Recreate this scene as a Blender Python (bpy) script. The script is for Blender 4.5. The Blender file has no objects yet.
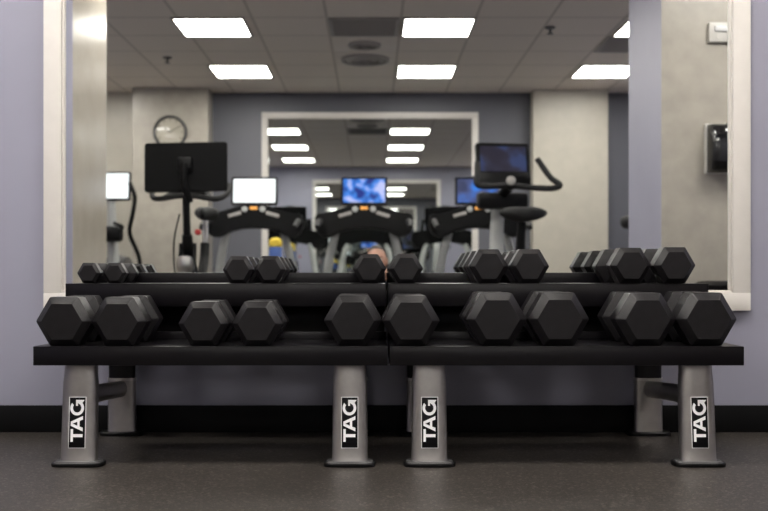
import bpy, bmesh, math, random
from mathutils import Vector, Matrix
random.seed(7)
S = bpy.context.scene
COL = S.collection
PI = math.pi
CAM_Y, CAM_Z, F = -3.456, 0.569, 960.0     # lens position in the room, focal length in pixels of a 768 px frame
ROOM_L, CEIL = 7.78, 2.686

# ------------------------------------------------------------------ materials
def mat(name, col, rough=.5, metal=0., spec=.5, noise=0., nscale=30., bump=0., bscale=200., coat=0., emit=None, estr=0., rvar=0.):
    m = bpy.data.materials.new(name); m.use_nodes = True
    nt = m.node_tree; b = nt.nodes['Principled BSDF']
    b.inputs['Base Color'].default_value = (*col, 1)
    b.inputs['Roughness'].default_value = rough
    b.inputs['Metallic'].default_value = metal
    b.inputs['Specular IOR Level'].default_value = spec
    b.inputs['Coat Weight'].default_value = coat
    b.inputs['Coat Roughness'].default_value = .05
    tc = nt.nodes.new('ShaderNodeTexCoord')
    if noise:
        n = nt.nodes.new('ShaderNodeTexNoise'); n.inputs['Scale'].default_value = nscale; n.inputs['Detail'].default_value = 5
        nt.links.new(tc.outputs['Object'], n.inputs['Vector'])
        r = nt.nodes.new('ShaderNodeValToRGB')
        r.color_ramp.elements[0].position = .3; r.color_ramp.elements[1].position = .7
        r.color_ramp.elements[0].color = (*[c*(1-noise) for c in col], 1)
        r.color_ramp.elements[1].color = (*[min(1, c*(1+noise)) for c in col], 1)
        nt.links.new(n.outputs['Fac'], r.inputs['Fac']); nt.links.new(r.outputs['Color'], b.inputs['Base Color'])
        if rvar:
            mr = nt.nodes.new('ShaderNodeMapRange'); mr.inputs['To Min'].default_value = rough-rvar; mr.inputs['To Max'].default_value = rough+rvar
            nt.links.new(n.outputs['Fac'], mr.inputs['Value']); nt.links.new(mr.outputs['Result'], b.inputs['Roughness'])
    if bump:
        n2 = nt.nodes.new('ShaderNodeTexNoise'); n2.inputs['Scale'].default_value = bscale; n2.inputs['Detail'].default_value = 3
        nt.links.new(tc.outputs['Object'], n2.inputs['Vector'])
        bp = nt.nodes.new('ShaderNodeBump'); bp.inputs['Strength'].default_value = bump; bp.inputs['Distance'].default_value = .002
        nt.links.new(n2.outputs['Fac'], bp.inputs['Height']); nt.links.new(bp.outputs['Normal'], b.inputs['Normal'])
    if emit:
        b.inputs['Emission Color'].default_value = (*emit, 1); b.inputs['Emission Strength'].default_value = estr
    return m

def screen_mat(name, c0, c1, c2, strength, scale):
    m = mat(name, (.01, .01, .012), .15)
    nt = m.node_tree; b = nt.nodes['Principled BSDF']
    tc = nt.nodes.new('ShaderNodeTexCoord'); n = nt.nodes.new('ShaderNodeTexNoise')
    n.inputs['Scale'].default_value = scale; n.inputs['Detail'].default_value = 1.5
    nt.links.new(tc.outputs['Object'], n.inputs['Vector'])
    r = nt.nodes.new('ShaderNodeValToRGB'); e = r.color_ramp.elements
    e[0].position = .36; e[0].color = (*c0, 1); e[1].position = .5; e[1].color = (*c1, 1)
    x = e.new(.66); x.color = (*c2, 1)
    nt.links.new(n.outputs['Fac'], r.inputs['Fac']); nt.links.new(r.outputs['Color'], b.inputs['Emission Color'])
    b.inputs['Emission Strength'].default_value = strength
    return m

M = {}
M['paint'] = mat('lavender_paint', (.305, .302, .378), .5, noise=.03, nscale=3, bump=.15, bscale=350)
M['slate'] = mat('slate_paint', (.125, .128, .15), .5, noise=.03, nscale=3, bump=.15, bscale=350)  # wall paint darkened by hand, dimness of the far wall put into its colour
M['beige'] = mat('beige_vinyl', (.40, .37, .32), .33, noise=.09, nscale=9, bump=.2, bscale=120)
M['cream'] = mat('cream_vinyl', (.50, .47, .40), .4, noise=.05, nscale=7, bump=.2, bscale=120)
M['sheen'] = mat('beige_sheen_vinyl', (.44, .40, .34), .22, noise=.05, nscale=7, bump=.1, bscale=60)
M['white'] = mat('white_frame_paint', (.74, .705, .665), .42, noise=.02, nscale=20)
M['base'] = mat('black_vinyl_base', (.004, .004, .0045), .5, spec=.15, noise=.2, nscale=12)
M['rubber'] = mat('black_rubber', (.0085, .0075, .0088), .36, spec=.32, noise=.25, nscale=35, bump=.25, bscale=260, rvar=.05)
M['steel'] = mat('brushed_steel', (.55, .54, .53), .28, metal=1)
M['powder'] = mat('black_powder_coat', (.0046, .0039, .0052), .30, spec=.26, noise=.2, nscale=60, bump=.12, bscale=500)
M['silver'] = mat('silver_grey_paint', (.40, .38, .37), .36, metal=.9, noise=.05, nscale=40, bump=.05, bscale=600)
M['dgrey'] = mat('dark_grey_paint', (.07, .07, .072), .4, metal=.3)
M['decal'] = mat('decal_black', (.004, .004, .005), .4, spec=.12)
M['decal_w'] = mat('decal_white', (.95, .95, .97), .4)
M['plastic'] = mat('black_plastic', (.0035, .0035, .004), .42, spec=.22, noise=.15, nscale=40)
M['gplastic'] = mat('grey_plastic', (.05, .05, .053), .4)
M['lgrey'] = mat('light_grey_paint', (.50, .51, .50), .4, metal=.1)
M['foam'] = mat('black_foam', (.006, .006, .0065), .7, bump=.3, bscale=300)
M['belt'] = mat('black_belt', (.012, .012, .012), .7, bump=.3, bscale=400)
M['red'] = mat('red_plastic', (.36, .02, .018), .35)
M['orange'] = mat('orange_key', (.8, .35, .08), .4, emit=(1, .45, .1), estr=.6)
M['chrome'] = mat('chrome', (.75, .75, .76), .12, metal=1)
M['tbar'] = mat('ceiling_metal', (.42, .40, .38), .5)
M['grille'] = mat('vent_grey', (.34, .32, .30), .55)
M['vpanel'] = mat('vent_white', (.74, .68, .61), .55)
M['darkvoid'] = mat('vent_dark', (.06, .058, .055), .8)
LAMPS = [mat('lit_diffuser', (.9, .9, .88), .5, emit=(1.0, .955, .89), estr=e) for e in (36., 15., 25., 26.)]
M['scr_white'] = mat('lit_white_screen', (.02, .02, .02), .2, emit=(.95, .98, 1.0), estr=1.5)
M['scr_blue'] = screen_mat('lit_blue_screen', (.01, .03, .25), (.05, .25, .85), (.55, .6, 1.0), 1.0, 9)
M['scr_navy'] = screen_mat('lit_navy_screen', (.020, .017, .030), (.024, .023, .044), (.03, .045, .12), 1.0, 8)
M['scr_dim'] = screen_mat('lit_dim_blue_screen', (.04, .05, .12), (.07, .10, .27), (.04, .22, .8), 1.0, 6)
M['scr_off'] = mat('dark_glass', (.004, .004, .005), .25)
M['matte'] = mat('matte_black', (.0025, .0025, .003), .6, spec=.12)
M['face'] = mat('clock_face', (.42, .39, .32), .4, coat=1)
M['bluepl'] = mat('blue_plastic', (.06, .12, .36), .4)
M['yellow'] = mat('yellow_plastic', (.75, .55, .06), .4)
M['wplastic'] = mat('white_plastic', (.62, .60, .56), .3)
M['lens'] = mat('clear_lens', (.85, .85, .85), .12, coat=1)
M['skin'] = mat('skin', (.52, .29, .21), .5, noise=.05, nscale=15)
M['hair'] = mat('dark_hair', (.025, .016, .012), .55, bump=.5, bscale=90)
M['shirt'] = mat('black_cloth', (.012, .012, .014), .85, bump=.3, bscale=300)
M['jeans'] = mat('dark_denim', (.03, .035, .06), .85, bump=.3, bscale=300)
M['eye'] = mat('eye_white', (.7, .68, .65), .2)
M['lip'] = mat('lip', (.42, .17, .14), .45)

mm = bpy.data.materials.new('mirror_silver'); mm.use_nodes = True
b = mm.node_tree.nodes['Principled BSDF']
b.inputs['Base Color'].default_value = (.88, .895, .885, 1); b.inputs['Metallic'].default_value = 1; b.inputs['Roughness'].default_value = 0.0
M['mirror'] = mm
m2 = mm.copy(); m2.name = 'grey_mirror_silver'; m2.node_tree.nodes['Principled BSDF'].inputs['Base Color'].default_value = (.70, .73, .72, 1); M['mirror_grey'] = m2

def floor_mat():
    m = mat('speckled_rubber_floor', (.05, .046, .043), .42)
    nt = m.node_tree; b = nt.nodes['Principled BSDF']; tc = nt.nodes.new('ShaderNodeTexCoord')
    v = nt.nodes.new('ShaderNodeTexVoronoi'); v.inputs['Scale'].default_value = 170
    nt.links.new(tc.outputs['Object'], v.inputs['Vector'])
    sep = nt.nodes.new('ShaderNodeSeparateColor'); nt.links.new(v.outputs['Color'], sep.inputs['Color'])
    r = nt.nodes.new('ShaderNodeValToRGB'); e = r.color_ramp.elements
    e[0].position = .0; e[0].color = (.019, .016, .0135, 1); e[1].position = 1; e[1].color = (.135, .12, .106, 1)
    x = e.new(.62); x.color = (.036, .0305, .026, 1); x = e.new(.86); x.color = (.056, .048, .042, 1)
    nt.links.new(sep.outputs['Red'], r.inputs['Fac'])
    n = nt.nodes.new('ShaderNodeTexNoise'); n.inputs['Scale'].default_value = 1.6; n.inputs['Detail'].default_value = 6
    nt.links.new(tc.outputs['Object'], n.inputs['Vector'])
    mr = nt.nodes.new('ShaderNodeMapRange'); mr.inputs['From Min'].default_value = .3; mr.inputs['From Max'].default_value = .7
    mr.inputs['To Min'].default_value = .8; mr.inputs['To Max'].default_value = 1.15
    nt.links.new(n.outputs['Fac'], mr.inputs['Value'])
    mx = nt.nodes.new('ShaderNodeMix'); mx.data_type = 'RGBA'; mx.blend_type = 'MULTIPLY'; mx.inputs['Factor'].default_value = 1
    nt.links.new(r.outputs['Color'], mx.inputs[6]); nt.links.new(mr.outputs['Result'], mx.inputs[7])
    nt.links.new(mx.outputs[2], b.inputs['Base Color'])
    bp = nt.nodes.new('ShaderNodeBump'); bp.inputs['Strength'].default_value = .25; bp.inputs['Distance'].default_value = .002
    nt.links.new(sep.outputs['Green'], bp.inputs['Height']); nt.links.new(bp.outputs['Normal'], b.inputs['Normal'])
    return m
M['floor'] = floor_mat()

TILE_X, TILE_Y, OFF_X, OFF_Y = .6167, .6, .55-.30835, -4.78-.3
def ceiling_mat():
    m = mat('ceiling_tiles', (.5, .46, .42), .8)
    nt = m.node_tree; b = nt.nodes['Principled BSDF']; tc = nt.nodes.new('ShaderNodeTexCoord')
    sx = nt.nodes.new('ShaderNodeSeparateXYZ'); nt.links.new(tc.outputs['Object'], sx.inputs['Vector'])
    def line(sock, off, size):
        a = nt.nodes.new('ShaderNodeMath'); a.operation = 'SUBTRACT'; a.inputs[1].default_value = off - 20*size; nt.links.new(sock, a.inputs[0])
        mo = nt.nodes.new('ShaderNodeMath'); mo.operation = 'MODULO'; mo.inputs[1].default_value = size; nt.links.new(a.outputs[0], mo.inputs[0])
        s = nt.nodes.new('ShaderNodeMath'); s.operation = 'SUBTRACT'; s.inputs[1].default_value = size/2; nt.links.new(mo.outputs[0], s.inputs[0])
        ab = nt.nodes.new('ShaderNodeMath'); ab.operation = 'ABSOLUTE'; nt.links.new(s.outputs[0], ab.inputs[0])
        g = nt.nodes.new('ShaderNodeMath'); g.operation = 'GREATER_THAN'; g.inputs[1].default_value = size/2-.012; nt.links.new(ab.outputs[0], g.inputs[0])
        return g.outputs[0]
    l1 = line(sx.outputs['X'], OFF_X, TILE_X); l2 = line(sx.outputs['Y'], OFF_Y, TILE_Y)
    mxm = nt.nodes.new('ShaderNodeMath'); mxm.operation = 'MAXIMUM'; nt.links.new(l1, mxm.inputs[0]); nt.links.new(l2, mxm.inputs[1])
    n = nt.nodes.new('ShaderNodeTexNoise'); n.inputs['Scale'].default_value = 90; n.inputs['Detail'].default_value = 4
    nt.links.new(tc.outputs['Object'], n.inputs['Vector'])
    r = nt.nodes.new('ShaderNodeValToRGB'); r.color_ramp.elements[0].color = (.74, .675, .60, 1); r.color_ramp.elements[1].color = (.86, .79, .71, 1)
    nt.links.new(n.outputs['Fac'], r.inputs['Fac'])
    mx = nt.nodes.new('ShaderNodeMix'); mx.data_type = 'RGBA'; nt.links.new(mxm.outputs[0], mx.inputs['Factor'])
    nt.links.new(r.outputs['Color'], mx.inputs[6]); mx.inputs[7].default_value = (.56, .51, .45, 1)
    nt.links.new(mx.outputs[2], b.inputs['Base Color'])
    return m
M['ceiling'] = ceiling_mat()

# ------------------------------------------------------------------ mesh helpers
def new(): return bmesh.new()

def box(bm, c, s, bevel=0., rot=None, seg=2, mi=0):
    t = bmesh.new()
    bmesh.ops.create_cube(t, size=1)
    for v in t.verts: v.co = Vector((v.co.x*s[0], v.co.y*s[1], v.co.z*s[2]))
    if bevel: bmesh.ops.bevel(t, geom=list(t.edges), offset=bevel, segments=seg, affect='EDGES', profile=.5)
    X = Matrix.Translation(Vector(c)) @ (rot.to_4x4() if rot else Matrix.Identity(4))
    bmesh.ops.transform(t, matrix=X, verts=t.verts)
    for f in t.faces: f.material_index = mi
    merge(bm, t)

def merge(bm, t):
    t.verts.index_update()
    vs = [bm.verts.new(v.co) for v in t.verts]
    for f in t.faces:
        try:
            g = bm.faces.new([vs[v.index] for v in f.verts]); g.material_index = f.material_index
        except ValueError: pass
    t.free()

def loft(bm, rings, cap=True, closed=False):
    R = [[bm.verts.new(p) for p in r] for r in rings]
    n = len(R[0])
    for i in range(len(R)-(0 if closed else 1)):
        a, b_ = R[i], R[(i+1) % len(R)]
        for k in range(n):
            bm.faces.new((a[k], a[(k+1) % n], b_[(k+1) % n], b_[k]))
    if cap and not closed:
        bm.faces.new(list(reversed(R[0]))); bm.faces.new(R[-1])

def sring(cx, cy, z, rx, ry, n=2.0, seg=28):
    out = []
    for k in range(seg):
        a = 2*PI*k/seg; c, s = math.cos(a), math.sin(a)
        out.append(Vector((cx+rx*math.copysign(abs(c)**(2/n), c), cy+ry*math.copysign(abs(s)**(2/n), s), z)))
    return out

def catmull(pts, sub=6, closed=False):
    P = [Vector(p) for p in pts]; out = []; n = len(P)
    rng = range(n if closed else n-1)
    for i in rng:
        if closed: p0, p1, p2, p3 = P[i-1], P[i], P[(i+1) % n], P[(i+2) % n]
        else:
            p1, p2 = P[i], P[i+1]; p0 = P[i-1] if i else p1*2-p2; p3 = P[i+2] if i+2 < n else p2*2-p1
        for k in range(sub):
            t = k/sub
            out.append(.5*((2*p1)+(p2-p0)*t+(2*p0-5*p1+4*p2-p3)*t*t+(3*p1-p0-3*p2+p3)*t**3))
    if not closed: out.append(P[-1])
    return out

def tube(bm, pts, r, seg=12, smooth=0, closed=False, flat=None, up=None):
    """sweep a circle (or an ellipse r x flat) along pts; r may be a list of end-to-end radii"""
    P = catmull(pts, smooth, closed) if smooth else [Vector(p) for p in pts]
    n = len(P); rings = []
    T = []
    for i in range(n):
        if closed: t = P[(i+1) % n]-P[i-1]
        else: t = P[min(i+1, n-1)]-P[max(i-1, 0)]
        T.append(t.normalized())
    u = Vector(up) if up else (Vector((0, 0, 1)) if abs(T[0].z) < .9 else Vector((1, 0, 0)))
    nrm = (u-T[0]*u.dot(T[0])).normalized()
    for i in range(n):
        nrm = (nrm-T[i]*nrm.dot(T[i])).normalized(); bn = T[i].cross(nrm)
        if isinstance(r, (list, tuple)):
            f = i/(n-1)*(len(r)-1); j = min(int(f), len(r)-2); rr = r[j]+(r[j+1]-r[j])*(f-j)
        else: rr = r
        fl = flat if flat else rr
        rings.append([P[i]+nrm*(rr*math.cos(2*PI*k/seg))+bn*(fl*math.sin(2*PI*k/seg)) for k in range(seg)])
    loft(bm, rings, not closed, closed)

def lathe(bm, prof, c=(0, 0, 0), axis='z', seg=32):
    rings = []
    for r, h in prof:
        ring = []
        for k in range(seg):
            a = 2*PI*k/seg; p, q = r*math.cos(a), r*math.sin(a)
            v = {'z': (p, q, h), 'y': (q, h, p), 'x': (h, p, q)}[axis]
            ring.append(Vector(v)+Vector(c))
        rings.append(ring)
    loft(bm, rings)

def prism(bm, poly, y0, y1, bevel=0.):
    """polygon in x-z extruded along y"""
    t = bmesh.new()
    a = [t.verts.new((x, y0, z)) for x, z in poly]; b_ = [t.verts.new((x, y1, z)) for x, z in poly]
    n = len(poly)
    t.faces.new(a); t.faces.new(list(reversed(b_)))
    for k in range(n): t.faces.new((a[k], b_[k], b_[(k+1) % n], a[(k+1) % n]))
    if bevel:
        bmesh.ops.recalc_face_normals(t, faces=t.faces)
        bmesh.ops.bevel(t, geom=[e for e in t.edges if e.calc_face_angle(0) > .5], offset=bevel, segments=2, affect='EDGES')
    bmesh.ops.triangulate(t, faces=[f for f in t.faces if len(f.verts) > 4])
    merge(bm, t)

def rrect(w, h, r, seg=5, cx=0, cz=0):
    out = []
    for sx, sz, a0 in ((1, 1, 0), (-1, 1, 90), (-1, -1, 180), (1, -1, 270)):
        for k in range(seg+1):
            a = math.radians(a0+90*k/seg)
            out.append((cx+sx*(w/2-r)+r*math.cos(a), cz+sz*(h/2-r)+r*math.sin(a)))
    return out

def P(name, bm, m, parent=None, angle=35, label=None, recalc=True):
    if recalc: bmesh.ops.recalc_face_normals(bm, faces=bm.faces)
    th = math.radians(angle)
    for f in bm.faces: f.smooth = True
    for e in bm.edges:
        if len(e.link_faces) == 2: e.smooth = e.calc_face_angle(0) < th
    me = bpy.data.meshes.new(name); bm.to_mesh(me); bm.free()
    for x in (m if isinstance(m, (list, tuple)) else [m]): me.materials.append(x)
    o = bpy.data.objects.new(name, me); COL.objects.link(o)
    if parent: o.parent = parent
    if label: o['label'] = label
    return o

def thing(name, label, cat, loc=(0, 0, 0), rz=0, group=None):
    o = bpy.data.objects.new(name, None); COL.objects.link(o)
    o.location = loc; o.rotation_euler = (0, 0, rz); o.empty_display_size = .1
    return tag(o, label, cat, group)
def tag(o, label, cat, group=None):
    o['label'] = label; o['category'] = cat
    if group: o['group'] = group
    return o
def struct(name, bm, m, **k):
    o = P(name, bm, m, **k); o['kind'] = 'structure'; return o
def dup(root, loc, rz=None, label=None):
    def rec(o, par):
        c = o.copy(); COL.objects.link(c)
        if par: c.parent = par
        for ch in o.children: rec(ch, c)
        return c
    r = rec(root, None); r.location = loc
    if rz is not None: r.rotation_euler = (0, 0, rz)
    if label: r['label'] = label
    return r

# ------------------------------------------------------------------ the room
XL, XR = -4.3, 3.3
W = XR-XL; XC = (XR+XL)/2
bm = new(); box(bm, (XC, -ROOM_L/2, -.05), (W+.4, ROOM_L+.4, .1)); struct('floor', bm, M['floor'])
bm = new(); box(bm, (XC, -ROOM_L/2, CEIL+.05), (W+.4, ROOM_L+.4, .1)); struct('ceiling', bm, M['ceiling'])
bm = new(); box(bm, (XC, .05, CEIL/2), (W+.4, .1, CEIL)); struct('wall_back', bm, M['paint'])
bm = new(); box(bm, (XC, -ROOM_L-.05, CEIL/2), (W+.4, .1, CEIL)); struct('wall_front', bm, M['slate'])
bm = new(); box(bm, (XL-.05, -ROOM_L/2, CEIL/2), (.1, ROOM_L, CEIL)); struct('wall_left', bm, M['paint'])
bm = new(); box(bm, (XR+.05, -ROOM_L/2, CEIL/2), (.1, ROOM_L, CEIL)); struct('wall_right', bm, M['paint'])

def two_tone(name, x0, x1, y0, y1, beige_dir, cm='beige'):
    b_ = new(); box(b_, ((x0+x1)/2, (y0+y1)/2, CEIL/2), (x1-x0, y1-y0, CEIL))
    b_.normal_update()
    for f in b_.faces: f.material_index = 1 if f.normal.dot(Vector(beige_dir)) > .7 else 0
    return struct(name, b_, [M['paint'], M[cm]])
two_tone('wall_left_wing', XL, -1.79, -3.03, -2.30, (1, 0, 0), 'sheen')
two_tone('wall_right_wing', 1.73, XR, -3.03, -2.30, (0, 1, 0))
bm = new(); box(bm, (-2.2925, -ROOM_L+.155, CEIL/2), (.855, .31, CEIL)); struct('column_left', bm, M['beige'])
bm = new(); box(bm, (2.28, -ROOM_L+.10, CEIL/2), (.86, .20, CEIL)); struct('column_right', bm, M['cream'])
bm = new(); box(bm, (-3.51, -ROOM_L+.006, CEIL/2), (1.58, .012, CEIL)); struct('wall_front_panel', bm, M['cream'])

def baseboard(name, c, s):
    b_ = new(); box(b_, c, s, .002); struct(name, b_, M['base'])
baseboard('baseboard_back', (XC, -.004, .0485), (W, .008, .097))
baseboard('baseboard_front', (.05, -ROOM_L+.004, .0485), (3.6, .008, .097))
baseboard('baseboard_left', (XL+.004, -5.4, .0485), (.008, 4.7, .097))
baseboard('baseboard_right', (XR-.004, -5.4, .0485), (.008, 4.7, .097))

# ------------------------------------------------------------------ framed wall mirrors
def mirror(x0, x1, z0, z1, ywall, sgn, label):
    """x0..z1 outer frame; sgn = direction of the room from the wall"""
    w, h = x1-x0, z1-z0; cx = (x0+x1)/2
    t = thing('wall_mirror', label, 'mirror', (cx, ywall, z0), 0, 'large framed wall mirrors')
    b_ = new()
    for part in (('o', 0, .064, .028), ('i', .064, .073, .018)):
        a, c, dep = part[1], part[2], part[3]
        for (lx, lz, lw, lh) in ((0, (a+c)/2, w-2*a, c-a), (0, h-(a+c)/2, w-2*a, c-a)):
            box(b_, (lx, sgn*dep/2, lz), (lw, dep, lh), .002)
        for sx in (-1, 1):
            box(b_, (sx*(w/2-(a+c)/2), sgn*dep/2, h/2), (c-a, dep, h-2*c), .002)
    P('frame', b_, M['white'], t)
    b_ = new(); y = sgn*.008
    vs = [b_.verts.new(p) for p in ((-w/2+.069, y, .069), (w/2-.069, y, .069), (w/2-.069, y, h-.069), (-w/2+.069, y, h-.069))]
    vb = [b_.verts.new((v.co.x, sgn*.002, v.co.z)) for v in vs]
    b_.faces.new(vs); b_.faces.new(list(reversed(vb)))
    for k in range(4): b_.faces.new((vs[k], vb[k], vb[(k+1) % 4], vs[(k+1) % 4]))
    P('mirror_glass', b_, M['mirror' if sgn < 0 else 'mirror_grey'], t, label='clear silvered glass')
    return t
mirror(-1.174, 1.353, .438, 2.43, 0, -1, 'large white framed mirror on the wall directly behind the dumbbell racks')
mirror(-1.287, 1.24, .440, 2.455, -ROOM_L, 1, 'white framed mirror on the opposite wall, seen reflected behind the treadmills')

# ------------------------------------------------------------------ ceiling lights, vents
rows = [(-1.20, 'first row from the dumbbell racks'), (-2.99, 'second row from the dumbbell racks'), (-4.78, 'third row from the dumbbell racks'), (-6.57, 'row nearest the opposite mirror')]
cols = [(-1.36, 'left'), (.56, 'middle'), (2.43, 'right'), (-3.15, 'far left')]  # last column is out of view, added to brighten the far left side
def make_light(lamp):
    t = thing('ceiling_light', '', 'ceiling light', (0, 0, CEIL), 0, 'square lit ceiling panels')
    b_ = new()
    for sx in (-1, 1):
        box(b_, (sx*.294, 0, -.007), (.022, .61, .014), .002); box(b_, (0, sx*.294, -.007), (.566, .022, .014), .002)
    P('frame', b_, M['tbar'], t)
    b_ = new(); box(b_, (0, 0, -.006), (.566, .566, .008)); P('diffuser', b_, lamp, t)
    return t
for k, (y, rn) in enumerate(rows):
    L0 = None
    for x, cn in cols:
        o = dup(L0, (0, 0, 0)) if L0 else make_light(LAMPS[k]); L0 = L0 or o
        o.location = (x, y, CEIL)
        o['label'] = 'square white ceiling light, %s one of the %s' % (cn, rn)

def vent(x, y, label, kind):
    t = thing('ceiling_vent', label, 'vent', (x, y, CEIL), 0, 'ceiling vents')
    if kind == 'grille':
        b_ = new()
        for sx in (-1, 1):
            box(b_, (sx*.28, 0, -.006), (.03, .58, .012), .002); box(b_, (0, sx*.28, -.006), (.53, .03, .012), .002)
        P('frame', b_, M['grille'], t)
        b_ = new(); box(b_, (0, 0, -.002), (.53, .53, .003)); P('backing', b_, M['darkvoid'], t)
        b_ = new()
        for k in range(14): box(b_, (0, -.25+k*.0385, -.007), (.53, .024, .003), rot=Matrix.Rotation(.5, 3, 'X'))
        P('slats', b_, M['grille'], t)
    else:
        b_ = new(); box(b_, (0, 0, -.004), (.58, .58, .008), .002); P('panel', b_, M['vpanel'], t)
        b_ = new()
        for r0 in ((.24, .19, .16, .11, .08) if kind == 'square' else (.15, .12, .08)):
            lathe(b_, [(r0, -.008), (r0*.98, -.030), (r0*.85, -.034), (r0*.8, -.012)], seg=36)
        P('cone', b_, M['grille'], t)
vent(-.067, -4.78, 'long slatted grey ceiling vent between two square lights', 'grille')
vent(-.067, -5.38, 'round ceiling diffuser just beyond the slatted vent', 'round')
vent(-.067, -5.98, 'square ceiling diffuser with rings, farthest of the three in line', 'square')
vent(2.40, -5.40, 'slatted grey ceiling vent beside the right hand lights', 'grille')

def sprinkler(x, y, label):
    t = thing('fire_sprinkler', label, 'sprinkler', (x, y, CEIL), 0, 'ceiling sprinklers')
    b_ = new(); lathe(b_, [(.045, 0), (.045, -.006), (.03, -.014), (.012, -.016)], seg=20); P('escutcheon', b_, M['dgrey'], t)
    b_ = new(); lathe(b_, [(.010, -.014), (.010, -.05), (.028, -.052), (.028, -.056), (.004, -.058)], seg=16); P('head', b_, M['dgrey'], t)
sprinkler(-2.0, -5.94, 'small dark sprinkler head in the ceiling left of the lights')
sprinkler(1.53, -4.80, 'small dark sprinkler head in the ceiling right of the lights')

# ------------------------------------------------------------------ dumbbell racks
RY = -.35     # rack origin y
def shape_mesh(name, polys, depth):
    """filled flat letters (outer outline + holes) as a thin solid mesh in the x-z plane facing -y"""
    cu = bpy.data.curves.new(name, 'CURVE'); cu.dimensions = '2D'; cu.fill_mode = 'BOTH'; cu.extrude = depth/2
    for poly in polys:
        sp = cu.splines.new('POLY'); sp.points.add(len(poly)-1); sp.use_cyclic_u = True
        for p, (x, y) in zip(sp.points, poly): p.co = (x, y, 0, 1)
    ob = bpy.data.objects.new(name, cu)
    me = bpy.data.meshes.new_from_object(ob)
    bpy.data.objects.remove(ob); bpy.data.curves.remove(cu)
    return me
def letters():
    T = [[(0, 0), (0, 0)]]
    t = [(.012, 0), (.020, 0), (.020, .027), (.033, .027), (.033, .034), (0, .034), (0, .027), (.012, .027)]
    a = [(.027, 0), (.0365, 0), (.0395, .009), (.0545, .009), (.0575, 0), (.067, 0), (.0525, .034), (.0415, .034)]
    ah = [(.0418, .0155), (.0522, .0155), (.047, .0285)]
    g = []
    cx, cy = .088, .017
    def arc(ro, a0, a1, n, kx=1.):
        return [(cx+kx*ro*math.cos(math.radians(a0+(a1-a0)*i/n)), cy+ro*math.sin(math.radians(a0+(a1-a0)*i/n))) for i in range(n+1)]
    outer = arc(.0195, 48, 312, 24, 1.0)
    inner = arc(.0118, 318, 52, 22, 1.0)
    # hooked end of the G: bar turned in and an arrow-like tip
    g = outer+[(.1090, -.0035), (.1090, .0205), (.0935, .0205), (.0935, .0150), (.1005, .0150)]+inner
    return [[t], [a, ah], [g]]
LET = letters()

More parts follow.
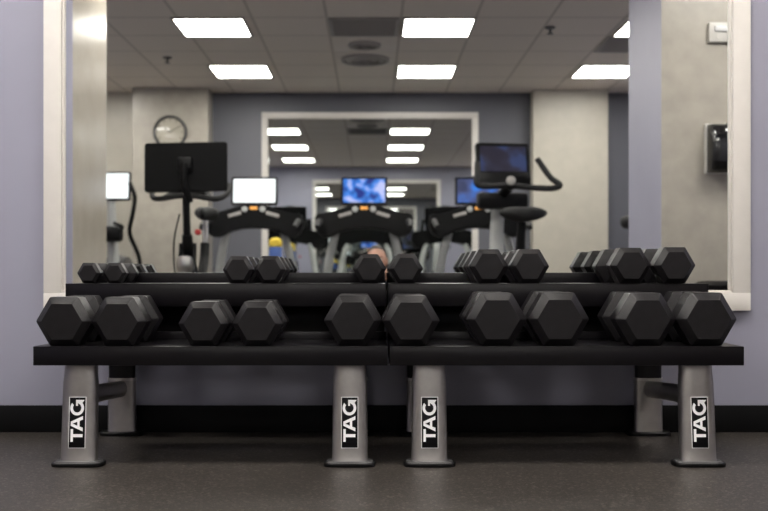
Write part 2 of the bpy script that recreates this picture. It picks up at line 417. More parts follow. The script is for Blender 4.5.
def rack(xc, w, legs, rear, label):
    t = thing('dumbbell_rack', label, 'dumbbell rack', (xc, RY, 0), 0, 'two tier dumbbell racks')
    def tray(name, y0, y1, ztop, skirt, lip):
        b_ = new()
        box(b_, (0, (y0+y1)/2-RY, ztop-.0025), (w, y1-y0, .005), .0015)
        box(b_, (0, y0-RY+.003, ztop-skirt/2), (w, .006, skirt), .0022)
        box(b_, (0, y1-RY-.003, ztop+lip/2-.01), (w, .006, lip+.02), .0022)
        for s in (-1, 1): box(b_, (s*(w/2-.003), (y0+y1)/2-RY, ztop-skirt/2), (.006, y1-y0, skirt), .002)
        return P(name, b_, M['powder'], t)
    tray('lower_tray', -.636, -.336, .356, .056, .026)
    tray('upper_tray', -.338, -.036, .538, .074, .036)
    b_ = new(); box(b_, (0, -.105-RY, .405), (w-.004, .02, .116), .003); P('back_beam', b_, M['powder'], t)  # dark panel added to fill the gap between the tiers with black
    for lx, lr in zip(legs, rear):
        x = lx-xc; xr = lr-xc
        # front leg: flattened oval post leaning slightly back
        b_ = new(); rings = []
        yb, yt = -.594-RY, -.568-RY
        prof = [(.006, .0565, .031), (.02, .0535, .0285), (.05, .0528, .028), (.20, .0515, .028), (.245, .0510, .028), (.27, .0485, .0275), (.300, .0475, .027), (.352, .0475, .027)]
        for z, rx, ry in prof: rings.append(sring(x, yb+(yt-yb)*z/.32, z, rx, ry, 3.2, 36))
        loft(b_, rings); fl = P('leg', b_, M['silver'], t)
        b_ = new()
        fr = [sring(x, -.5975-RY, z, rx, ry, 3.6, 36) for z, rx, ry in ((0, .077, .0405), (.009, .078, .0415), (.012, .075, .0395))]
        loft(b_, fr); P('foot', b_, M['plastic'], fl, label='black rubber edged foot plate')
        b_ = new()
        fr = [sring(x, -.5965-RY, z, rx, ry, 3.4, 36) for z, rx, ry in ((.0115, .070, .036), (.0145, .068, .0345), (.016, .062, .032))]
        loft(b_, fr); P('foot_plate', b_, M['dgrey'], fl)
        # decal with lettering, tilted with the leg
        tilt = Matrix.Rotation(-math.atan((yt-yb)/.32), 4, 'X')
        zc = .129; yc = yb+(yt-yb)*zc/.32-.0285
        base = Matrix.Translation((x, yc, zc)) @ tilt
        b_ = new(); box(b_, (0, 0, 0), (.0505, .0014, .151), .0004); bmesh.ops.transform(b_, matrix=base, verts=b_.verts)
        P('decal_border', b_, M['decal_w'], fl)
        b_ = new(); box(b_, (0, -.0004, 0), (.0470, .0014, .1475), .0004); bmesh.ops.transform(b_, matrix=base, verts=b_.verts)
        dc = P('decal', b_, M['decal'], fl)
        for nm, polys in zip(('letter_t', 'letter_a', 'letter_g'), LET):
            me = shape_mesh(nm, polys, .0006)
            b_ = new(); b_.from_mesh(me); bpy.data.meshes.remove(me)
            # text runs upwards, letter tops to the left
            K = 1.13
            for v in b_.verts: u, vv, ww = v.co; v.co = (-(vv-.016)*K*.93, -.0014+ww, (u-.0535)*K+.004)
            bmesh.ops.transform(b_, matrix=base, verts=b_.verts)
            P(nm, b_, M['decal_w'], fl)
        # rear pedestal, collar and the dark upright that carries the upper tray
        yr = -.0545-RY
        b_ = new()
        loft(b_, [sring(xr, yr, z, rx, ry, 3.2, 36) for z, rx, ry in ((.004, .053, .026), (.02, .050, .023), (.19, .048, .022), (.196, .048, .022))])
        rl = P('leg', b_, M['silver'], t)
        b_ = new(); loft(b_, [sring(xr, -.0535-RY, z, rx, ry, 3.6, 36) for z, rx, ry in ((0, .076, .0405), (.010, .077, .041), (.014, .073, .038))])
        P('foot', b_, M['plastic'], rl)
        b_ = new(); loft(b_, [sring(xr, yr, z, .051, .0240, 3.2, 36) for z in (.193, .202)]); P('collar', b_, M['steel'], rl, label='bright steel collar')  # bright band stands in for light caught on the top edge
        b_ = new(); loft(b_, [sring(xr, yr, z, .046, .0205, 3.2, 36) for z in (.196, .532)]); P('upright', b_, M['powder'], t)
        b_ = new(); tube(b_, [(x, -.565-RY, .195), (x, -.40-RY, .190), ((x+xr)/2, -.2-RY, .174), (xr, -.065-RY, .163)], .029, 20, 4, flat=.022, up=(0, 0, 1))
        P('strut', b_, M['silver'], t)
    return t
rack((-.996+.046)/2, 1.042, (-.873, -.066), (-.885, -.066), 'left black and silver two tier dumbbell rack against the mirrored wall')
rack((.052+1.0935)/2, 1.0415, (.171, .971), (.171, .978), 'right black and silver two tier dumbbell rack against the mirrored wall')

# ------------------------------------------------------------------ hex dumbbells
def hexring(y, r, cz, round_=.055):
    """flat-bottomed hexagon with softly rounded corners, r = half the flat-to-flat height"""
    R = r/math.cos(PI/6); pts = []
    V = [Vector((R*math.cos(PI/3*k), 0, R*math.sin(PI/3*k))) for k in range(6)]
    for k in range(6):
        p, a, c = V[k], V[k-1], V[(k+1) % 6]
        q0 = p+(a-p).normalized()*R*round_; q1 = p+(c-p).normalized()*R*round_
        for s in (0, .5, 1):
            e = q0*(1-s)**2+p*2*s*(1-s)+q1*s*s
            pts.append(Vector((e.x, y, e.z+cz)))
    return pts
def dumbbell(h, L, head, loc, label, group):
    """h flat height, L overall length, head length; front face at local y=0, base at z=0"""
    t = thing('hex_dumbbell', label, 'dumbbell', loc, 0, group)
    r = h/2; ch = .138*h; cd = .16*h
    for y0, sgn in ((0, 1), (L, -1)):
        b_ = new()
        fac = [(0.0, r-ch), (cd, r), (head-cd*.5, r), (head, r-ch), (head+.004, r*.34)]
        loft(b_, [hexring(y0+sgn*a, q, r) for a, q in fac])
        P('head', b_, M['rubber'], t, angle=28)
    b_ = new(); hr = min(.0165, .19*h); mid = L/2; hl = L/2-head
    lathe(b_, [(hr*.8, mid-hl-.006), (hr*.85, mid-hl*.9), (hr, mid-hl*.45), (hr*1.06, mid), (hr, mid+hl*.45), (hr*.85, mid+hl*.9), (hr*.8, mid+hl+.006)], (0, 0, r), 'y', 20)
    P('handle', b_, M['steel'], t, label='steel grip')
    return t
G1, G2 = 'hex dumbbells on the upper tier', 'hex dumbbells on the lower tier'
def px_x(x, d): return (x-372)*d/F
upper = [(88.8, 20.4, .200, .048), (114.6, 20.4, .200, .048), (238.2, 27.2, .232, .062), (269.8, 27.4, .232, .062), (369.5, 29.3, .25, .068),
         (406.2, 29.6, .25, .068), (489, 34.2, .288, .080), (529.8, 34.4, .288, .080), (631, 35.8, .294, .085), (675.4, 36.4, .294, .085)]
lower = [(62.7, 49.0, .272, .100), (118.0, 48.8, .272, .100), (203, 44.2, .255, .096), (257, 44.6, .255, .096), (352.8, 50.8, .275, .102),
         (411, 50.6, .275, .102), (497, 53.2, .28, .104), (559.5, 53.6, .28, .104), (647.0, 53.0, .282, .105), (708.0, 53.4, .282, .105)]
UL = ['smallest black hex dumbbell, at the far left end of the upper tier',
      'small black hex dumbbell, right one of the leftmost pair on the upper tier',
      'black hex dumbbell, left one of the second pair from left, upper tier',
      'black hex dumbbell, right one of the second pair from left, upper tier',
      'black hex dumbbell at the inner end of the left rack, upper tier',
      'black hex dumbbell at the inner end of the right rack, upper tier',
      'black hex dumbbell, left one of the second pair from right, upper tier',
      'black hex dumbbell, right one of the second pair from right, upper tier',
      'large black hex dumbbell, left one of the rightmost pair, upper tier',
      'large black hex dumbbell at the far right end of the upper tier']
LL = [s.replace('upper', 'lower').replace('smallest', 'big').replace('small ', 'big ') for s in UL]
for spec, labs, d, z, g in ((upper, UL, 3.11, .5382, G1), (lower, LL, 2.826, .3562, G2)):
    for (x, hp, L, hd), lab in zip(spec, labs):
        if g == G2: lab = lab.replace('large black', 'largest black') if 'far right' in lab else lab
        df = d if g == G2 else 3.402-L      # the upper row is pushed back against the lip
        dumbbell(hp*(df+.01)/F, L, hd, (px_x(x, df+.01), df+CAM_Y, z), lab, g)

# ------------------------------------------------------------------ exercise machines (real positions in the room behind the lens)
def screen_part(parent, w, h, c, rot, m, bezel=.018, bname='screen_housing', depth=.045, hm='plastic'):
    R = rot.to_4x4(); X = Matrix.Translation(Vector(c)) @ R
    b_ = new(); prism(b_, rrect(w+2*bezel, h+2*bezel, .02), -depth, 0, .006); bmesh.ops.transform(b_, matrix=X, verts=b_.verts)
    hs = P(bname, b_, M[hm], parent)
    b_ = new(); prism(b_, rrect(w, h, .006), 0, .003); bmesh.ops.transform(b_, matrix=X, verts=b_.verts)
    P('screen', b_, m, hs)
    return hs

def treadmill(x, y, m, label):
    """walker faces -y, screen faces +y; origin under the console"""
    t = thing('treadmill', label, 'treadmill', (x, y, 0), 0, 'treadmills in a row')
    b_ = new(); box(b_, (0, .315, .12), (.86, 1.67, .10), .02); box(b_, (0, .315, .035), (.70, 1.5, .07)); P('deck', b_, M['gplastic'], t)
    b_ = new(); box(b_, (0, .35, .173), (.52, 1.58, .008), .003); P('belt', b_, M['belt'], t)
    for s in (-1, 1):
        b_ = new(); box(b_, (s*.345, .35, .180), (.15, 1.58, .022), .006); P('side_rail', b_, M['plastic'], t)
    b_ = new()
    loft(b_, [[Vector((xx, yy, zz)) for xx, zz in rrect(w_, h_, .04, cz=.17+h_/2)] for yy, w_, h_ in ((-.56, .60, .07), (-.50, .78, .15), (-.36, .84, .19), (-.26, .80, .13), (-.22, .76, .04))for zz in [0]][:0] or
         [[Vector((p[0], yy, p[1])) for p in rrect(w_, h_, min(.04, h_*.4), cz=.165+h_/2)] for yy, w_, h_ in ((-.58, .60, .07), (-.52, .78, .15), (-.38, .84, .19), (-.28, .80, .13), (-.24, .76, .04))])
    P('motor_hood', b_, M['plastic'], t)
    for s in (-1, 1):
        b_ = new(); tube(b_, [(s*.40, -.30, .16), (s*.375, -.20, .45), (s*.33, -.10, .75), (s*.27, -.04, .98)], [.045, .045, .04, .035], 14, 4, flat=.034)
        P('upright', b_, M['lgrey'], t)
    # winged dash: thick arch whose ends droop
    top = [(-.47, 1.12), (-.44, 1.155), (-.38, 1.15), (-.28, 1.175), (-.15, 1.215), (0, 1.235), (.15, 1.215), (.28, 1.175), (.38, 1.15), (.44, 1.155), (.47, 1.12)]
    bot = [(.47, 1.02), (.43, .94), (.36, .915), (.29, .935), (.22, .975), (.11, 1.0), (0, 1.005), (-.11, 1.0), (-.22, .975), (-.29, .935), (-.36, .915), (-.43, .94), (-.47, 1.02)]
    b_ = new(); prism(b_, top+bot, -.07, .07, .015); ds = P('dash', b_, M['plastic'], t)
    b_ = new(); box(b_, (0, .072, 1.195), (.07, .012, .028), .004); P('start_key', b_, M['orange'], ds, label='orange lit start key')
    for s in (-1, 1):
        b_ = new(); lathe(b_, [(.028, .066), (.028, .080), (.022, .082)], (s*.085, 0, 1.185), 'y', 16); P('dial', b_, M['lgrey'], ds)
        b_ = new(); tube(b_, [(s*.42, .02, 1.07), (s*.43, .16, 1.06), (s*.43, .34, 1.03), (s*.42, .48, .99)], [.034, .030, .026, .024], 12, 4)
        P('handrail', b_, M['foam'], t)
        b_ = new(); box(b_, (s*.18, .068, 1.135), (.13, .014, .035), .006, rot=Matrix.Rotation(s*.28, 3, 'Y')); P('key_pad', b_, M['tbar'], ds)
    b_ = new(); tube(b_, [(0, -.02, 1.15), (0, -.03, 1.27)], .04, 12, flat=.02); P('screen_neck', b_, M['plastic'], t)
    hs = screen_part(t, .40, .228, (0, .01, 1.365), Matrix.Rotation(math.radians(8), 3, 'X'), m, .022)
    b_ = new(); box(b_, (0, -.02, 1.50), (.11, .03, .022), .008); P('camera_bar', b_, M['gplastic'], hs)
    return t
TY = -5.75
treadmill(-1.125, TY, M['scr_white'], 'left treadmill with a blank white screen, beside the spin bike')
treadmill(-.075, TY, M['scr_blue'], 'middle treadmill with a bright blue screen')
treadmill(1.015, TY, M['scr_dim'], 'right treadmill with a blue screen, behind the upright bike')

def crank_set(t, x, y, z, r=.17):
    for s in (-1, 1):
        b_ = new(); tube(b_, [(s*x, y, z), (s*(x+.02), y+s*r*.7, z-s*r*.7)], .014, 10); c = P('crank', b_, M['gplastic'], t)
        b_ = new(); box(b_, (s*(x+.07), y+s*r*.7, z-s*r*.7), (.10, .09, .022), .006); P('pedal', b_, M['plastic'], c)

def saddle(t, c, w, l, m='foam', sgn=1):
    """seat with its nose towards sgn*y"""
    b_ = new(); rings = []
    for f, ww, hh in ((0, .25, .5), (.06, .72, .9), (.2, 1, 1), (.4, .88, .95), (.6, .45, .8), (.8, .26, .7), (.95, .22, .6), (1, .10, .3)):
        y = c[1]+sgn*(f-.35)*l
        rings.append([Vector((c[0]+w/2*ww*math.cos(a), y, c[2]+.055*hh*math.sin(a)+(.012*abs(math.cos(a)) if f < .5 else 0))) for a in [2*PI*k/20 for k in range(20)]])
    loft(b_, rings); return P('seat', b_, M[m], t, angle=60)

def upright_bike(x, y, label):
    """rider faces -y, screen faces +y"""
    t = thing('upright_bike', label, 'exercise bike', (x, y, 0), -.13)
    b_ = new(); box(b_, (0, .55, .035), (.52, .09, .07), .02); P('rear_stabilizer', b_, M['gplastic'], t)
    b_ = new(); box(b_, (0, -.42, .035), (.52, .09, .07), .02); P('front_stabilizer', b_, M['gplastic'], t)
    b_ = new(); tube(b_, [(0, -.42, .07), (0, -.1, .14), (0, .25, .14), (0, .55, .07)], .05, 14, 4); P('base_frame', b_, M['lgrey'], t)
    b_ = new()
    loft(b_, [[Vector((sx*0+xx, yy, zz)) for yy, zz in [(-.12+ry*math.cos(a), .42+rz*math.sin(a)) for a in [2*PI*k/28 for k in range(28)]]] for xx, ry, rz, sx in ((-.10, .20, .16, 0), (-.085, .31, .25, 0), (.085, .31, .25, 0), (.10, .20, .16, 0))])
    P('drive_cover', b_, M['gplastic'], t)
    crank_set(t, .10, -.12, .42)
    b_ = new(); tube(b_, [(0, .20, .30), (0, .34, .62), (0, .41, .95)], [.055, .04, .03], 14, 4); P('seat_post', b_, M['plastic'], t)
    saddle(t, (0, .40, 1.00), .36, .34, sgn=-1)
    b_ = new(); tube(b_, [(0, -.25, .45), (0, -.30, .85), (0, -.22, 1.20)], [.07, .055, .05], 14, 4, flat=.05); P('console_post', b_, M['lgrey'], t)
    b_ = new(); box(b_, (.0, -.13, 1.14), (.40, .12, .13), .03); P('console_base', b_, M['plastic'], t)
    hs = screen_part(t, .37, .205, (.02, -.17, 1.475), Matrix.Rotation(math.radians(12), 3, 'X'), M['scr_navy'], .03, depth=.05)
    b_ = new(); box(b_, (.02, -.135, 1.315), (.42, .05, .10), .015, rot=Matrix.Rotation(math.radians(12), 3, 'X')); P('key_strip', b_, M['plastic'], hs)
    b_ = new(); tube(b_, [(-.235, .02, 1.42), (-.25, .08, 1.33), (-.255, .10, 1.245), (-.16, .10, 1.232), (0, .10, 1.24), (.20, .10, 1.225), (.33, .12, 1.222), (.385, .12, 1.25), (.33, .06, 1.31), (.25, -.02, 1.46)], .023, 12, 5)
    P('handlebar', b_, M['foam'], t)
    b_ = new(); tube(b_, [(0, -.12, 1.20), (0, .10, 1.24)], .04, 12); P('handlebar_stem', b_, M['plastic'], t)
    b_ = new(); lathe(b_, [(.036, 0), (.034, .014), (.02, .02)], (0, .12, 1.275), 'y', 24); P('badge', b_, M['tbar'], t)
    return t
BY = -CAM_Y-7.40
ub = upright_bike(1.035, BY, 'upright exercise bike with a dark navy screen, in front of the right treadmill')
dup(ub, (2.60, -4.56, 0), PI/2, 'upright exercise bike standing sideways, half hidden behind the wing wall')
for o in bpy.data.objects:
    if o.get('category') == 'exercise bike': o['group'] = 'exercise bikes'

def spin_bike(x, y, label):
    """rider faces +y (the mirror); the back of its screen shows in the mirror"""
    t = thing('spin_bike', label, 'exercise bike', (x, y, 0))
    for yy, nm in ((.12, 'front_stabilizer'), (-1.0, 'rear_stabilizer')):
        b_ = new(); box(b_, (0, yy, .04), (.50, .07, .06), .02); P(nm, b_, M['plastic'], t)
    b_ = new(); tube(b_, [(0, -.98, .07), (0, -.75, .28), (0, -.45, .42), (0, -.12, .72), (0, -.06, .84)], [.03, .035, .04, .04, .035], 14, 4)
    tube(b_, [(0, -.50, .40), (0, -.72, .66), (0, -.78, .80)], .035, 14, 3); tube(b_, [(0, -.45, .40), (0, -.1, .20), (0, .12, .07)], .03, 12, 3)
    P('frame', b_, M['plastic'], t)
    for s in (-1, 1):
        b_ = new(); tube(b_, [(s*.045, -.09, .78), (s*.05, -.03, .5), (s*.05, .03, .34)], .016, 10, 3); P('fork', b_, M['plastic'], t)
    b_ = new(); lathe(b_, [(.20, -.014), (.235, -.018), (.24, 0), (.235, .018), (.20, .014), (.05, .02)][:5]+[(.05, .022)], (0, .03, .34), 'x', 40)
    fw = P('flywheel', b_, M['chrome'], t, label='polished steel flywheel')
    b_ = new(); lathe(b_, [(.05, -.04), (.055, 0), (.05, .04)], (0, .03, .34), 'x', 20); P('hub', b_, M['red'], fw, label='red hub')
    b_ = new(); box(b_, (0, .02, .63), (.105, .12, .13), .035); P('brake_housing', b_, M['steel'], t, label='polished brake housing')
    crank_set(t, .075, -.45, .36)
    b_ = new(); tube(b_, [(0, -.78, .78), (0, -.81, 1.0)], .022, 12); P('seat_post', b_, M['steel'], t)
    saddle(t, (0, -.80, 1.03), .19, .27, sgn=1)
    b_ = new(); tube(b_, [(0, -.06, .80), (0, -.03, 1.02), (0, -.02, 1.10)], .026, 12); P('handlebar_post', b_, M['plastic'], t)
    # handlebars: two bullhorns sweeping back to the rider
    b_ = new(); tube(b_, [(-.265, -.26, 1.20), (-.26, -.14, 1.125), (-.20, -.03, 1.085), (-.08, -.02, 1.10), (0, -.02, 1.105), (.08, -.02, 1.10), (.20, -.03, 1.085), (.26, -.14, 1.125), (.265, -.26, 1.20)], .019, 12, 5)
    tube(b_, [(-.16, -.04, 1.09), (-.12, -.17, 1.135), (0, -.20, 1.14), (.12, -.17, 1.135), (.16, -.04, 1.09)], .017, 10, 4)
    P('handlebar', b_, M['foam'], t)
    b_ = new(); lathe(b_, [(.010, .0), (.021, .008), (.021, .03), (.014, .036)], (.085, -.02, .855), 'y', 18); P('tension_knob', b_, M['red'], t, label='red tension knob')
    b_ = new(); tube(b_, [(.03, -.01, 1.06), (-.005, .03, 1.20), (0, .035, 1.32)], .024, 12, 3); P('screen_post', b_, M['plastic'], t)
    b_ = new(); box(b_, (0, .02, 1.32), (.10, .03, .09), .008); P('mount_plate', b_, M['plastic'], t)
    rot = Matrix.Rotation(PI, 3, 'Z') @ Matrix.Rotation(math.radians(-6), 3, 'X') @ Matrix.Rotation(math.radians(1.2), 3, 'Y')
    screen_part(t, .535, .31, (0, -.04, 1.30), rot, M['scr_off'], .016, depth=.03, hm='matte')
    b_ = new(); tube(b_, [(-.04, 0, .98), (-.075, .01, .80), (-.07, .02, .6), (-.04, .02, .45)], .006, 8, 4); P('cable', b_, M['plastic'], t)
    return t
spin_bike(-1.275, -3.12, 'black spin bike with a large black screen turned away from the mirror')

def elliptical(x, y, label):
    """user faces -y, screen faces +y"""
    t = thing('elliptical_trainer', label, 'elliptical trainer', (x, y, 0))
    b_ = new(); box(b_, (0, .1, .05), (.12, 1.7, .08), .02); box(b_, (0, .9, .04), (.60, .10, .07), .02); box(b_, (0, -.70, .04), (.60, .10, .07), .02); P('base_frame', b_, M['gplastic'], t)
    b_ = new(); lathe(b_, [(.16, -.12), (.33, -.10), (.36, 0), (.33, .10), (.16, .12)], (0, -.50, .42), 'x', 36); P('drive_cover', b_, M['gplastic'], t)
    b_ = new(); tube(b_, [(0, -.35, .50), (0, -.28, .85), (0, -.24, 1.14), (0, -.22, 1.33)], [.07, .055, .045, .04], 14, 3); P('mast', b_, M['lgrey'], t)
    b_ = new(); box(b_, (0, -.16, .98), (.26, .14, .16), .04); P('console_base', b_, M['plastic'], t)
    screen_part(t, .37, .26, (0, -.18, 1.475), Matrix.Rotation(math.radians(8), 3, 'X'), M['scr_white'], .02)
    for s in (-1, 1):
        b_ = new(); tube(b_, [(s*.28, -.30, .36), (s*.29, -.22, .72), (s*.22, -.10, .98), (s*.27, -.02, 1.18), (s*.30, .02, 1.35), (s*.25, .03, 1.49)], .022, 12, 5); P('arm', b_, M['plastic'], t)
        b_ = new(); tube(b_, [(s*.28, -.30, .34), (s*.24, .20, .28), (s*.22, .75, .24)], .028, 12, 3); pa = P('pedal_arm', b_, M['lgrey'], t)
        b_ = new(); box(b_, (s*.20, .40, .315), (.17, .36, .03), .01); P('pedal', b_, M['plastic'], pa)
        b_ = new(); tube(b_, [(s*.12, -.14, 1.02), (s*.16, -.02, 1.05), (s*.10, .06, 1.08)], .018, 10, 4); P('fixed_grip', b_, M['foam'], t)
    return t
elliptical(-2.69, -6.25, 'elliptical trainer with a white screen, left of the beige column')
# ------------------------------------------------------------------ things on the walls
t = thing('wall_clock', 'round dark rimmed clock on the beige column above the spin bike', 'clock', (-2.29, -ROOM_L+.31, 2.18))
b_ = new(); lathe(b_, [(.165, .0), (.19, .005), (.19, .035), (.178, .045), (.165, .035), (.16, .012)], (0, 0, 0), 'y', 48); P('rim', b_, M['dgrey'], t)
b_ = new(); lathe(b_, [(.16, .008), (.168, .012), (.168, .016), (.12, .0185), (.08, .0195), (.04, .0203), (.0005, .0205)], (0, 0, 0), 'y', 48); fc = P('face', b_, M['face'], t)
b_ = new()
for k in range(12):
    a = PI/6*k; box(b_, (.14*math.sin(a), .0185, .14*math.cos(a)), (.008, .002, .022), rot=Matrix.Rotation(a, 3, 'Y'))
P('hour_marks', b_, M['plastic'], fc)
for a, l, w_, y_ in ((math.radians(-55), .085, .009, .0225), (math.radians(60), .125, .006, .024)):
    b_ = new(); box(b_, (l*.45*math.sin(a), y_, l*.45*math.cos(a)), (w_, .0015, l), rot=Matrix.Rotation(a, 3, 'Y')); P('hand', b_, M['plastic'], t)

t = thing('fire_alarm_strobe', 'square off white fire alarm strobe high on the beige wall', 'fire alarm', (2.07, -2.30, 2.01))
b_ = new(); box(b_, (0, .014, 0), (.128, .028, .118), .008); P('back_plate', b_, M['wplastic'], t)
b_ = new(); box(b_, (.008, .034, .018), (.085, .016, .035), .007); P('strobe_lens', b_, M['lens'], t)
b_ = new(); tube(b_, [(0, .025, -.025), (0, .031, -.025)], .022, 16); P('sounder', b_, M['wplastic'], t)

t = thing('towel_dispenser', 'black curved towel dispenser with white back plate on the beige wall', 'dispenser', (2.12, -2.30, 1.165))
b_ = new(); box(b_, (0, .011, .15), (.275, .022, .30), .01); P('back_plate', b_, M['wplastic'], t)
b_ = new(); rings = []
for f in [k/14 for k in range(15)]:
    a = PI*f; z = .15-.143*math.cos(a); dpt = .022+.115*math.sin(a)**.45
    rings.append([Vector((xx, yy, z)) for xx, yy in ((-.125, .02), (-.125, max(.021, dpt-.02)), (-.105, dpt), (.105, dpt), (.125, max(.021, dpt-.02)), (.125, .02))])
loft(b_, rings); cv = P('cover', b_, mat('gloss_black_plastic', (.008, .008, .009), .12, coat=.6), t, angle=50)
b_ = new(); box(b_, (0, .07, .292), (.05, .05, .012), .004); P('lock_tab', b_, M['gplastic'], t)

t = thing('waste_bin', 'black waste bin standing below the towel dispenser', 'bin', (2.09, -2.10, 0))
b_ = new()
loft(b_, [[Vector((p[0], p[1], z)) for p in rrect(w_, d_, .05)] for z, w_, d_ in ((0, .30, .24), (.02, .31, .25), (.46, .37, .30), (.47, .385, .315), (.49, .385, .315))]); P('body', b_, M['plastic'], t)
b_ = new()
loft(b_, [[Vector((p[0], p[1], z)) for p in rrect(w_, d_, .05)] for z, w_, d_ in ((.488, .39, .32), (.505, .395, .325), (.525, .35, .28), (.53, .25, .2))]); P('lid', b_, M['plastic'], t)

# slim stand with a canister, left of the middle treadmill
t = thing('canister_stand', 'slim stand with a blue canister and yellow lid between two treadmills', 'dispenser', (-1.035, -6.85, 0))
b_ = new(); lathe(b_, [(.14, 0), (.14, .012), (.05, .022), (.02, .03)], seg=28); P('base', b_, M['gplastic'], t)
b_ = new(); tube(b_, [(0, 0, .02), (0, 0, .72)], .016, 12); P('pole', b_, M['gplastic'], t)
b_ = new(); lathe(b_, [(.06, .71), (.07, .715), (.07, .85), (.062, .865)], seg=24); P('canister', b_, M['bluepl'], t)
b_ = new(); lathe(b_, [(.064, .862), (.072, .87), (.068, .93), (.04, .955), (.02, .96)], seg=24); P('lid', b_, M['yellow'], t)


# ------------------------------------------------------------------ the photographer, crouching low behind the camera
def grow(name, joints, bones, sub=2, root=0):
    me = bpy.data.meshes.new(name); me.from_pydata([j[0] for j in joints], bones, [])
    o = bpy.data.objects.new(name, me); COL.objects.link(o)
    o.modifiers.new('skin', 'SKIN')
    for i, j in enumerate(joints):
        d = me.skin_vertices[0].data[i]; r = j[1]; d.radius = r if isinstance(r, tuple) else (r, r); d.use_root = i == root
    ms = o.modifiers.new('sub', 'SUBSURF'); ms.levels = sub; ms.render_levels = sub
    dg = bpy.context.evaluated_depsgraph_get(); m2 = bpy.data.meshes.new_from_object(o.evaluated_get(dg))
    bpy.data.objects.remove(o); bpy.data.meshes.remove(me)
    b = bmesh.new(); b.from_mesh(m2); bpy.data.meshes.remove(m2)
    return b
PX, PY = .035, -3.83
per = thing('person', 'person crouching in dark clothes behind a camera, facing the mirror', 'person', (PX, PY, 0))
J = [((0, -.36, .25), (.15, .12)), ((0, -.30, .40), (.13, .105)), ((0, -.19, .53), (.145, .11)), ((0, -.09, .60), (.10, .08)), ((0, -.02, .635), .052), ((0, .015, .65), .048)]
E = [(0, 1), (1, 2), (2, 3), (3, 4), (4, 5)]
for s_ in (-1, 1):
    n = len(J)
    J += [((s_*.17, -.13, .575), .062), ((s_*.235, -.05, .45), .047), ((s_*.235, .06, .375), .041), ((s_*.17, .16, .46), .034), ((s_*.115, .225, .535), .027), ((s_*.094, .262, .56), .030)]
    E += [(3, n), (n, n+1), (n+1, n+2), (n+2, n+3), (n+3, n+4), (n+4, n+5)]
    n = len(J)
    J += [((s_*.12, -.33, .23), .098), ((s_*.19, -.10, .20), .078), ((s_*.21, .06, .085), .062), ((s_*.19, -.12, .07), .056), ((s_*.16, -.36, .062), .040), ((s_*.155, -.44, .055), .040), ((s_*.155, -.40, .035), .034)]
    E += [(0, n), (n, n+1), (n+1, n+2), (n+2, n+3), (n+3, n+4), (n+4, n+5)]
    J.pop()
body = grow('body', J, E)
def cut(bm, co_, no_, keep):
    fs = [f for f in bm.faces if keep(f.calc_center_median())]
    g = set(fs)
    for f in fs: g.update(f.edges); g.update(f.verts)
    bmesh.ops.bisect_plane(bm, geom=list(g), dist=1e-5, plane_co=co_, plane_no=no_)
WR = [(Vector((s_*.152, .182, .485)), Vector((-s_*.065, .10, .085)).normalized()) for s_ in (-1, 1)]
for (wp, wn), s_ in zip(WR, (-1, 1)): cut(body, wp, wn, lambda p: p.x*s_ > .05 and p.y > .1)
cut(body, Vector((0, 0, .632)), Vector((0, .35, 1)).normalized(), lambda p: abs(p.x) < .1 and p.z > .55 and p.y > -.1)
cut(body, Vector((0, 0, .315)), Vector((0, -.5, 1)).normalized(), lambda p: abs(p.x) < .21 and p.y < 0)
for f in body.faces:
    c_ = f.calc_center_median(); f.material_index = 1
    if (c_-Vector((0, 0, .632))).dot(Vector((0, .35, 1))) > 0 and abs(c_.x) < .08 and c_.y > -.1: f.material_index = 0
    elif c_.y > .1 and any((c_-wp).dot(wn) > 0 and c_.x*wp.x > 0 for wp, wn in WR): f.material_index = 0
    elif c_.y < 0 and (c_-Vector((0, 0, .315))).dot(Vector((0, -.5, 1))) < 0 and abs(c_.x) < .21: f.material_index = 2
    elif c_.z < .30: f.material_index = 2
# five fingers and a thumb root on each hand, closing on the camera body
for s_ in (-1, 1):
    for k, (dz, l) in enumerate(((.030, .9), (.010, 1.0), (-.010, .95), (-.029, .78))):
        a = Vector((s_*.094, .262, .56+dz*.8)); q = [a, a+Vector((s_*.002, .030*l, dz*.25)), a+Vector((-s_*.014, .052*l, dz*.2)), a+Vector((-s_*.036, .052*l, dz*.15))]
        fb = grow('finger', [(q[0], .0095), (q[1], .0088), (q[2], .0080), (q[3], .0068)], [(0, 1), (1, 2), (2, 3)], 1); merge(body, fb)
    a = Vector((s_*.098, .245, .578)); fb = grow('thumb', [(a, .0115), (a+Vector((-s_*.020, .004, .022)), .0105), (a+Vector((-s_*.044, .008, .026)), .0088)], [(0, 1), (1, 2)], 1); merge(body, fb)
# head: skull, jaw, nose, sockets, lips, ears in the same surface set
HC = Vector((0, .055, .665))
hd = bmesh.new(); bmesh.ops.create_uvsphere(hd, u_segments=40, v_segments=30, radius=1)
for v in hd.verts:
    x, y, z = v.co
    jaw = 1-.30*max(0, -z)**1.4; f = max(0, y)
    X = .074*x*jaw; Y = .094*y*(1-.10*max(0, -z)); Z = .118*z
    def g(x0, z0, sx, sz): return math.exp(-((x-x0)/sx)**2-((z-z0)/sz)**2)*f
    Y += .034*g(0, -.18, .12, .15)+.010*g(0, .02, .08, .2)-.011*g(.36, .05, .17, .12)-.011*g(-.36, .05, .17, .12)+.006*g(0, -.50, .26, .06)+.006*g(0, -.62, .22, .06)+.010*g(0, -.86, .3, .15)
    v.co = HC+Vector((X, Y, Z))
for f in hd.faces:
    c_ = f.calc_center_median()-HC; f.material_index = 3 if (c_.y > .07 and abs(c_.x) < .024 and -.078 < c_.z < -.055) else 0
merge(body, hd)
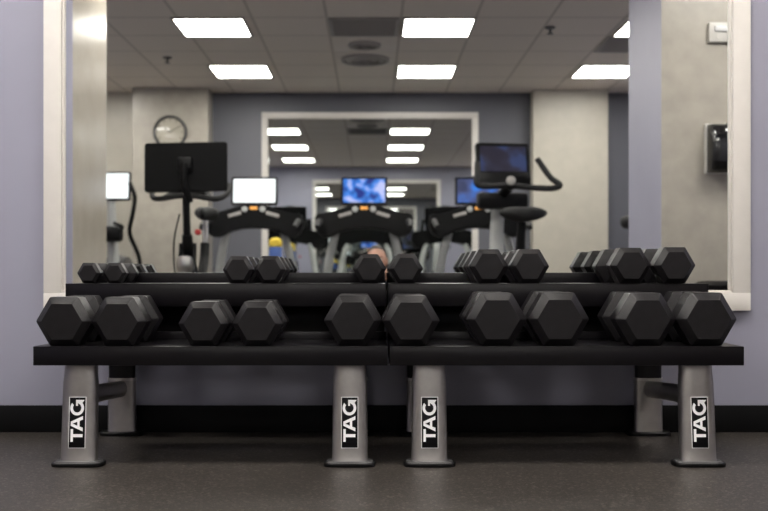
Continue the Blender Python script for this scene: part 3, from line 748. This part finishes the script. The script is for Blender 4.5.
for s_ in (-1, 1):
    e = bmesh.new(); bmesh.ops.create_uvsphere(e, u_segments=16, v_segments=12, radius=1)
    for v in e.verts: v.co = HC+Vector((s_*.076+v.co.x*.010, -.008+v.co.y*.018, -.004+v.co.z*.031))
    merge(body, e)
bo = P('body', body, [M['skin'], M['shirt'], M['jeans'], M['lip']], per, angle=80)
for s_ in (-1, 1):
    b_ = bmesh.new(); bmesh.ops.create_uvsphere(b_, u_segments=16, v_segments=12, radius=.0115)
    for v in b_.verts: v.co += HC+Vector((s_*.027, .0745, .006))
    ey = P('eye', b_, M['eye'], per)
    b_ = bmesh.new(); bmesh.ops.create_uvsphere(b_, u_segments=12, v_segments=8, radius=.0058)
    for v in b_.verts: v.co += HC+Vector((s_*.027, .0815, .006))
    P('iris', b_, M['hair'], ey)
    b_ = new(); tube(b_, [HC+Vector((s_*.014, .089, .026)), HC+Vector((s_*.028, .087, .031)), HC+Vector((s_*.043, .076, .027))], [.003, .0045, .002], 8, 3); P('eyebrow', b_, M['hair'], per)
b_ = bmesh.new(); bmesh.ops.create_uvsphere(b_, u_segments=40, v_segments=28, radius=1)
for pc, pn in ((Vector((0, 0, .40)), Vector((0, -.60, 1))), (Vector((0, 0, -.25)), Vector((0, -.25, 1)))):
    if pc.z > 0: bmesh.ops.bisect_plane(b_, geom=b_.verts[:]+b_.edges[:]+b_.faces[:], plane_co=pc, plane_no=pn.normalized(), clear_inner=True)
for v in b_.verts: v.co = HC+Vector((v.co.x*.079, v.co.y*.100-.003, v.co.z*.123))
P('hair', b_, M['hair'], per)
for s_ in (-1, 1):
    b_ = new(); loft(b_, [[Vector((s_*.155+p[0], yy, .002+p[1])) for p in rrect(w_, h_, min(w_, h_)*.45, cz=h_/2)] for yy, w_, h_ in ((-.56, .06, .04), (-.53, .085, .07), (-.44, .085, .085), (-.36, .075, .09), (-.33, .06, .07))])
    P('shoe', b_, M['plastic'], per)
t = thing('camera', 'black camera held by the crouching person', 'camera', (0, CAM_Y-.012, CAM_Z))
b_ = new(); box(b_, (0, -.080, 0), (.118, .050, .088), .012); box(b_, (0, -.078, .052), (.050, .045, .03), .010); box(b_, (-.048, -.062, -.004), (.022, .045, .080), .009); P('body', b_, M['plastic'], t)
b_ = new(); lathe(b_, [(.030, -.056), (.034, -.050), (.034, -.012), (.032, 0), (.028, -.001), (.024, -.006)], (0, 0, 0), 'y', 32); P('lens', b_, M['plastic'], t)
# ------------------------------------------------------------------ camera, world, colour
w = bpy.data.worlds.new('world'); S.world = w; w.use_nodes = True
w.node_tree.nodes['Background'].inputs[0].default_value = (.5, .5, .52, 1); w.node_tree.nodes['Background'].inputs[1].default_value = .02
cam = bpy.data.cameras.new('camera'); co = bpy.data.objects.new('camera', cam); COL.objects.link(co)
co.location = (0, CAM_Y, CAM_Z); co.rotation_euler = (PI/2, 0, 0)
cam.sensor_width = 36; cam.lens = F*36/768
cam.shift_x = (384-372)/768; cam.shift_y = (274-255.5)/768
cam.clip_start = .02
cam.dof.use_dof = True; cam.dof.focus_distance = 2.88; cam.dof.aperture_fstop = 3.2
S.camera = co
S.view_settings.view_transform = 'Standard'; S.view_settings.look = 'None'; S.view_settings.exposure = .12; S.view_settings.gamma = 1
S.view_settings.use_curve_mapping = False
c = S.cycles
c.max_bounces = 14; c.glossy_bounces = 12; c.diffuse_bounces = 6; c.caustics_reflective = True; c.caustics_refractive = False
c.sample_clamp_indirect = 6
